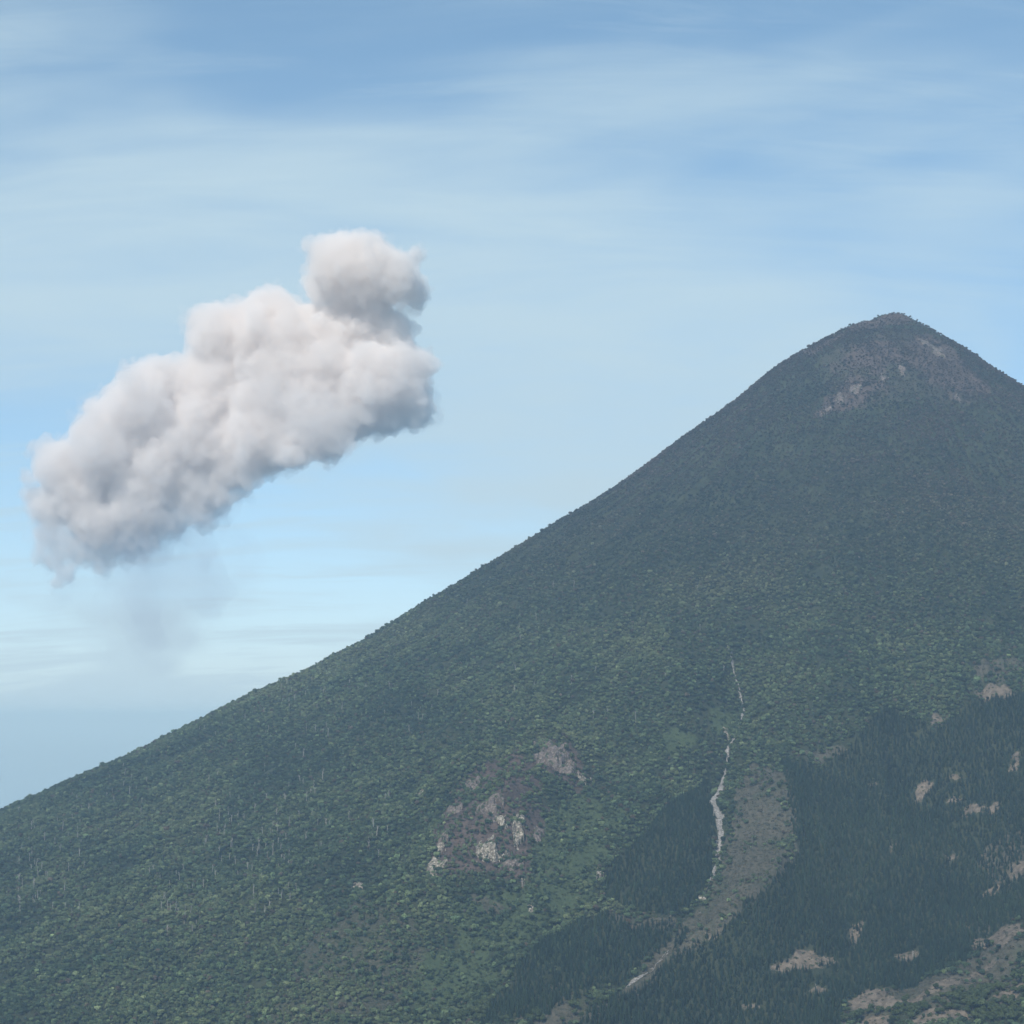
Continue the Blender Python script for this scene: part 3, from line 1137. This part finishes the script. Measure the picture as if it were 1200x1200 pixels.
MPP = CLOUD_Y / FPX
PUFFS = [(425, 312, 40), (397, 308, 38), (458, 326, 34), (486, 345, 20), (380, 332, 26), (430, 335, 36), (490, 303, 10), (405, 288, 16), (440, 288, 16),
         (420, 375, 36), (452, 392, 34), (400, 398, 46), (474, 408, 18), (430, 410, 40),
         (464, 442, 42), (440, 450, 52), (486, 432, 24), (482, 476, 28), (452, 484, 30), (498, 462, 14), (420, 495, 25),
         (380, 430, 62), (340, 402, 52), (300, 400, 54), (258, 392, 36), (238, 378, 22), (315, 366, 30), (330, 465, 70), (372, 492, 48), (384, 520, 22), (300, 515, 48), (345, 528, 25),
         (250, 455, 52), (225, 515, 56), (270, 538, 38), (162, 475, 42), (177, 442, 26), (180, 552, 48), (124, 522, 46), (137, 484, 28), (202, 444, 28),
         (72, 542, 30), (94, 575, 44), (64, 592, 28), (112, 606, 34), (160, 590, 40), (226, 572, 32), (112, 480, 16), (248, 568, 26)]
TIP = [(48, 604, 16), (56, 630, 20), (46, 648, 12), (64, 655, 16), (76, 672, 14), (68, 684, 8), (90, 640, 22), (112, 640, 24), (140, 632, 26), (168, 630, 24), (200, 606, 26), (236, 598, 24), (258, 590, 18), (276, 575, 14), (34, 560, 10), (40, 530, 10),
       (36, 585, 12), (284, 560, 12), (120, 660, 14)]


def depth_of(x, y):
    """the head and the lower front lobes lean this way, the middle lies further back"""
    d = 0.0
    for (cx, cy, r, v) in ((430, 310, 70, -190), (420, 385, 45, 120), (275, 470, 70, 190), (350, 520, 60, -170), (455, 450, 60, -120), (150, 490, 80, -110), (90, 600, 60, 60), (300, 380, 60, -60)):
        d += v * math.exp(-((x - cx) ** 2 + (y - cy) ** 2) / (r * r))
    return d


def sphere_cloud(name, puffs, sub, voxel, seed, grow=0.0, disp=((190, 120), (80, 40), (34, 24), (15, 10)), squash=1.0, fray=14.0, lean=0.0):
    rr = random.Random(seed)
    tmp = bmesh.new()
    bmesh.ops.create_icosphere(tmp, subdivisions=2, radius=1)
    base = np.array([v.co[:] for v in tmp.verts])
    tri = np.array([[v.index for v in f.verts] for f in tmp.faces])
    tmp.free()
    V, F = [], []
    k = 0

    def add(c, r):
        nonlocal k
        v = base * r * np.array([1, 1, squash])
        v[:, 0] += v[:, 2] * lean
        V.append(v + c)
        F.append(tri + k)
        k += len(base)
    for (x, y, r) in puffs:
        R0 = r * MPP
        c = cloud_pt(x, y, rr.uniform(-0.5, 0.5) * min(R0, 160) + depth_of(x, y))
        add(c, R0 + grow)
        for i in range(sub):
            q = np.array([rr.gauss(0, 1), rr.gauss(0, 1), rr.gauss(0, 1)])
            q /= np.linalg.norm(q)
            r2 = R0 * rr.uniform(0.15, 0.4)
            add(c + q * (R0 * 0.92), r2 + grow)
    V = np.concatenate(V)
    F = np.concatenate(F)
    o = np.array(cloud_pt(270, 470))
    me = bpy.data.meshes.new(name)
    me.from_pydata((V - o).tolist(), [], F.tolist())
    ob = bpy.data.objects.new(name, me)
    rm = ob.modifiers.new('skin', 'REMESH')
    rm.mode = 'VOXEL'
    rm.voxel_size = voxel
    for i, (sc, st) in enumerate(disp):
        tx = bpy.data.textures.new(name + '_billow', 'CLOUDS')
        tx.noise_scale = sc
        tx.noise_depth = 2
        tx.noise_type = 'HARD_NOISE'
        tx.noise_basis = 'IMPROVED_PERLIN'
        d = ob.modifiers.new('billow', 'DISPLACE')
        d.texture = tx
        d.texture_coords = 'LOCAL'
        d.strength = st
        d.mid_level = 0.27
    tx = bpy.data.textures.new(name + '_fray', 'CLOUDS')
    tx.noise_scale = 30
    tx.noise_depth = 3
    d = ob.modifiers.new('fray', 'DISPLACE')
    d.texture = tx
    d.texture_coords = 'LOCAL'
    d.strength = fray
    d.mid_level = 0.5
    rm = ob.modifiers.new('skin_again', 'REMESH')
    rm.mode = 'VOXEL'
    rm.voxel_size = voxel * 0.9
    return ob, o


def vol_mat(name, density, color, aniso=0.0):
    m = bpy.data.materials.new(name)
    m.use_nodes = True
    t = m.node_tree
    t.nodes.remove(t.nodes['Principled BSDF'])
    v = N(t, 'ShaderNodeVolumePrincipled')
    v.inputs['Color'].default_value = (*color, 1)
    v.inputs['Density'].default_value = density
    v.inputs['Anisotropy'].default_value = aniso
    t.links.new(v.outputs[0], t.nodes['Material Output'].inputs['Volume'])
    return m


def bake(ob):
    """turn the shaped cloud into a plain mesh"""
    link(ob)
    dg = bpy.context.evaluated_depsgraph_get()
    me = bpy.data.meshes.new_from_object(ob.evaluated_get(dg))
    ob.modifiers.clear()
    ob.data = me
    return ob


ash = bpy.data.objects.new('ash_cloud', None)
link(ash)
core, o0 = sphere_cloud('billows', PUFFS, 6, 7.5, 5, grow=8.0)
bake(core)
core.data.materials.append(vol_mat('ash', 0.0125, (0.979, 0.941, 0.909)))
core.parent = ash
ash.location = Vector(o0)
for i, (grow, den, fr_) in enumerate(((4.0, 0.0070, 75.0), (14.0, 0.0028, 130.0))):
    fr, _ = sphere_cloud('fringe', PUFFS + TIP, 7, 11.0, 8 + i, grow=grow, disp=((130, 110), (55, 70), (26, 30)), fray=fr_)
    bake(fr)
    fr.data.materials.append(vol_mat('thin_ash', den, (0.96, 0.925, 0.895)))
    fr.parent = ash
tip, _ = sphere_cloud('trailing_wisps', TIP, 6, 9.0, 14, grow=0.0, disp=((90, 80), (40, 50), (20, 22)), fray=50.0)
bake(tip)
tip.data.materials.append(vol_mat('trailing_ash', 0.0042, (0.93, 0.915, 0.915)))
tip.parent = ash
tag(ash, 'billowing pale grey volcanic ash cloud drifting in the sky beside the mountain', 'ash cloud')

# ash raining out below the left part of the cloud, in thin slanting streaks
fall = bpy.data.objects.new('ash_fall', None)
link(fall)
fall.location = Vector(o0)
rf = random.Random(77)
for i, (cnt, ya, yb, ra, rb, den) in enumerate(((26, 590, 690, 12, 24, 0.0018), (22, 620, 740, 16, 32, 0.0012), (18, 660, 775, 18, 36, 0.0006), (14, 640, 740, 30, 50, 0.0005))):
    pf = []
    while len(pf) < cnt:
        x = rf.uniform(50, 300)
        if 60 < x < 285 and rf.random() < 1.1 - abs(x - 178) / 130:
            pf.append((x, rf.uniform(ya, yb) - abs(x - 180) * 0.35, rf.uniform(ra, rb) * (1 - 0.4 * abs(x - 180) / 120)))
    v_, _ = sphere_cloud('streaks', pf, 2, 20.0, 30 + i, grow=0, disp=((200, 130), (90, 80), (40, 36)), squash=2.0, fray=110.0, lean=(0.30, -0.22, 0.38, -0.1)[i])
    bake(v_)
    v_.data.materials.append(vol_mat('falling_ash', den, (0.74, 0.77, 0.83)))
    v_.parent = fall
tag(fall, 'faint blue grey veil of ash falling beneath the ash cloud', 'ash fall')

# ------------------------------------------------------------------ the air
hb = [(-6500, -900), (7800, 7900)]
zb, zt = -1460.0, 1300.0
x0, y0 = hb[0]
x1, y1 = hb[1]
V = [(x0, y0, zb), (x1, y0, zb), (x1, y1, zb), (x0, y1, zb), (x0, y0, zt), (x1, y0, zt), (x1, y1, zt), (x0, y1, zt)]
F = [(0, 3, 2, 1), (4, 5, 6, 7), (0, 1, 5, 4), (1, 2, 6, 5), (2, 3, 7, 6), (3, 0, 4, 7)]
haze = mesh_obj('haze', V, F, vol_mat('air', 5.1e-5, (0.50, 0.74, 1.0)))
tag(haze, 'thin blue haze in the air between camera and mountain', 'haze', kind='stuff')

# moist air lying over the far sea, beyond the ash cloud
V = [(-250000, 16000, -2290), (250000, 16000, -2290), (250000, 390000, -2290), (-250000, 390000, -2290), (-250000, 16000, 420), (250000, 16000, 420), (250000, 390000, 420), (-250000, 390000, 420)]
mist = mesh_obj('sea_mist', V, F, vol_mat('moist_air', 1.4e-5, (0.78, 0.92, 0.93)))
tag(mist, 'pale mist lying over the distant sea at the horizon', 'mist', kind='stuff')
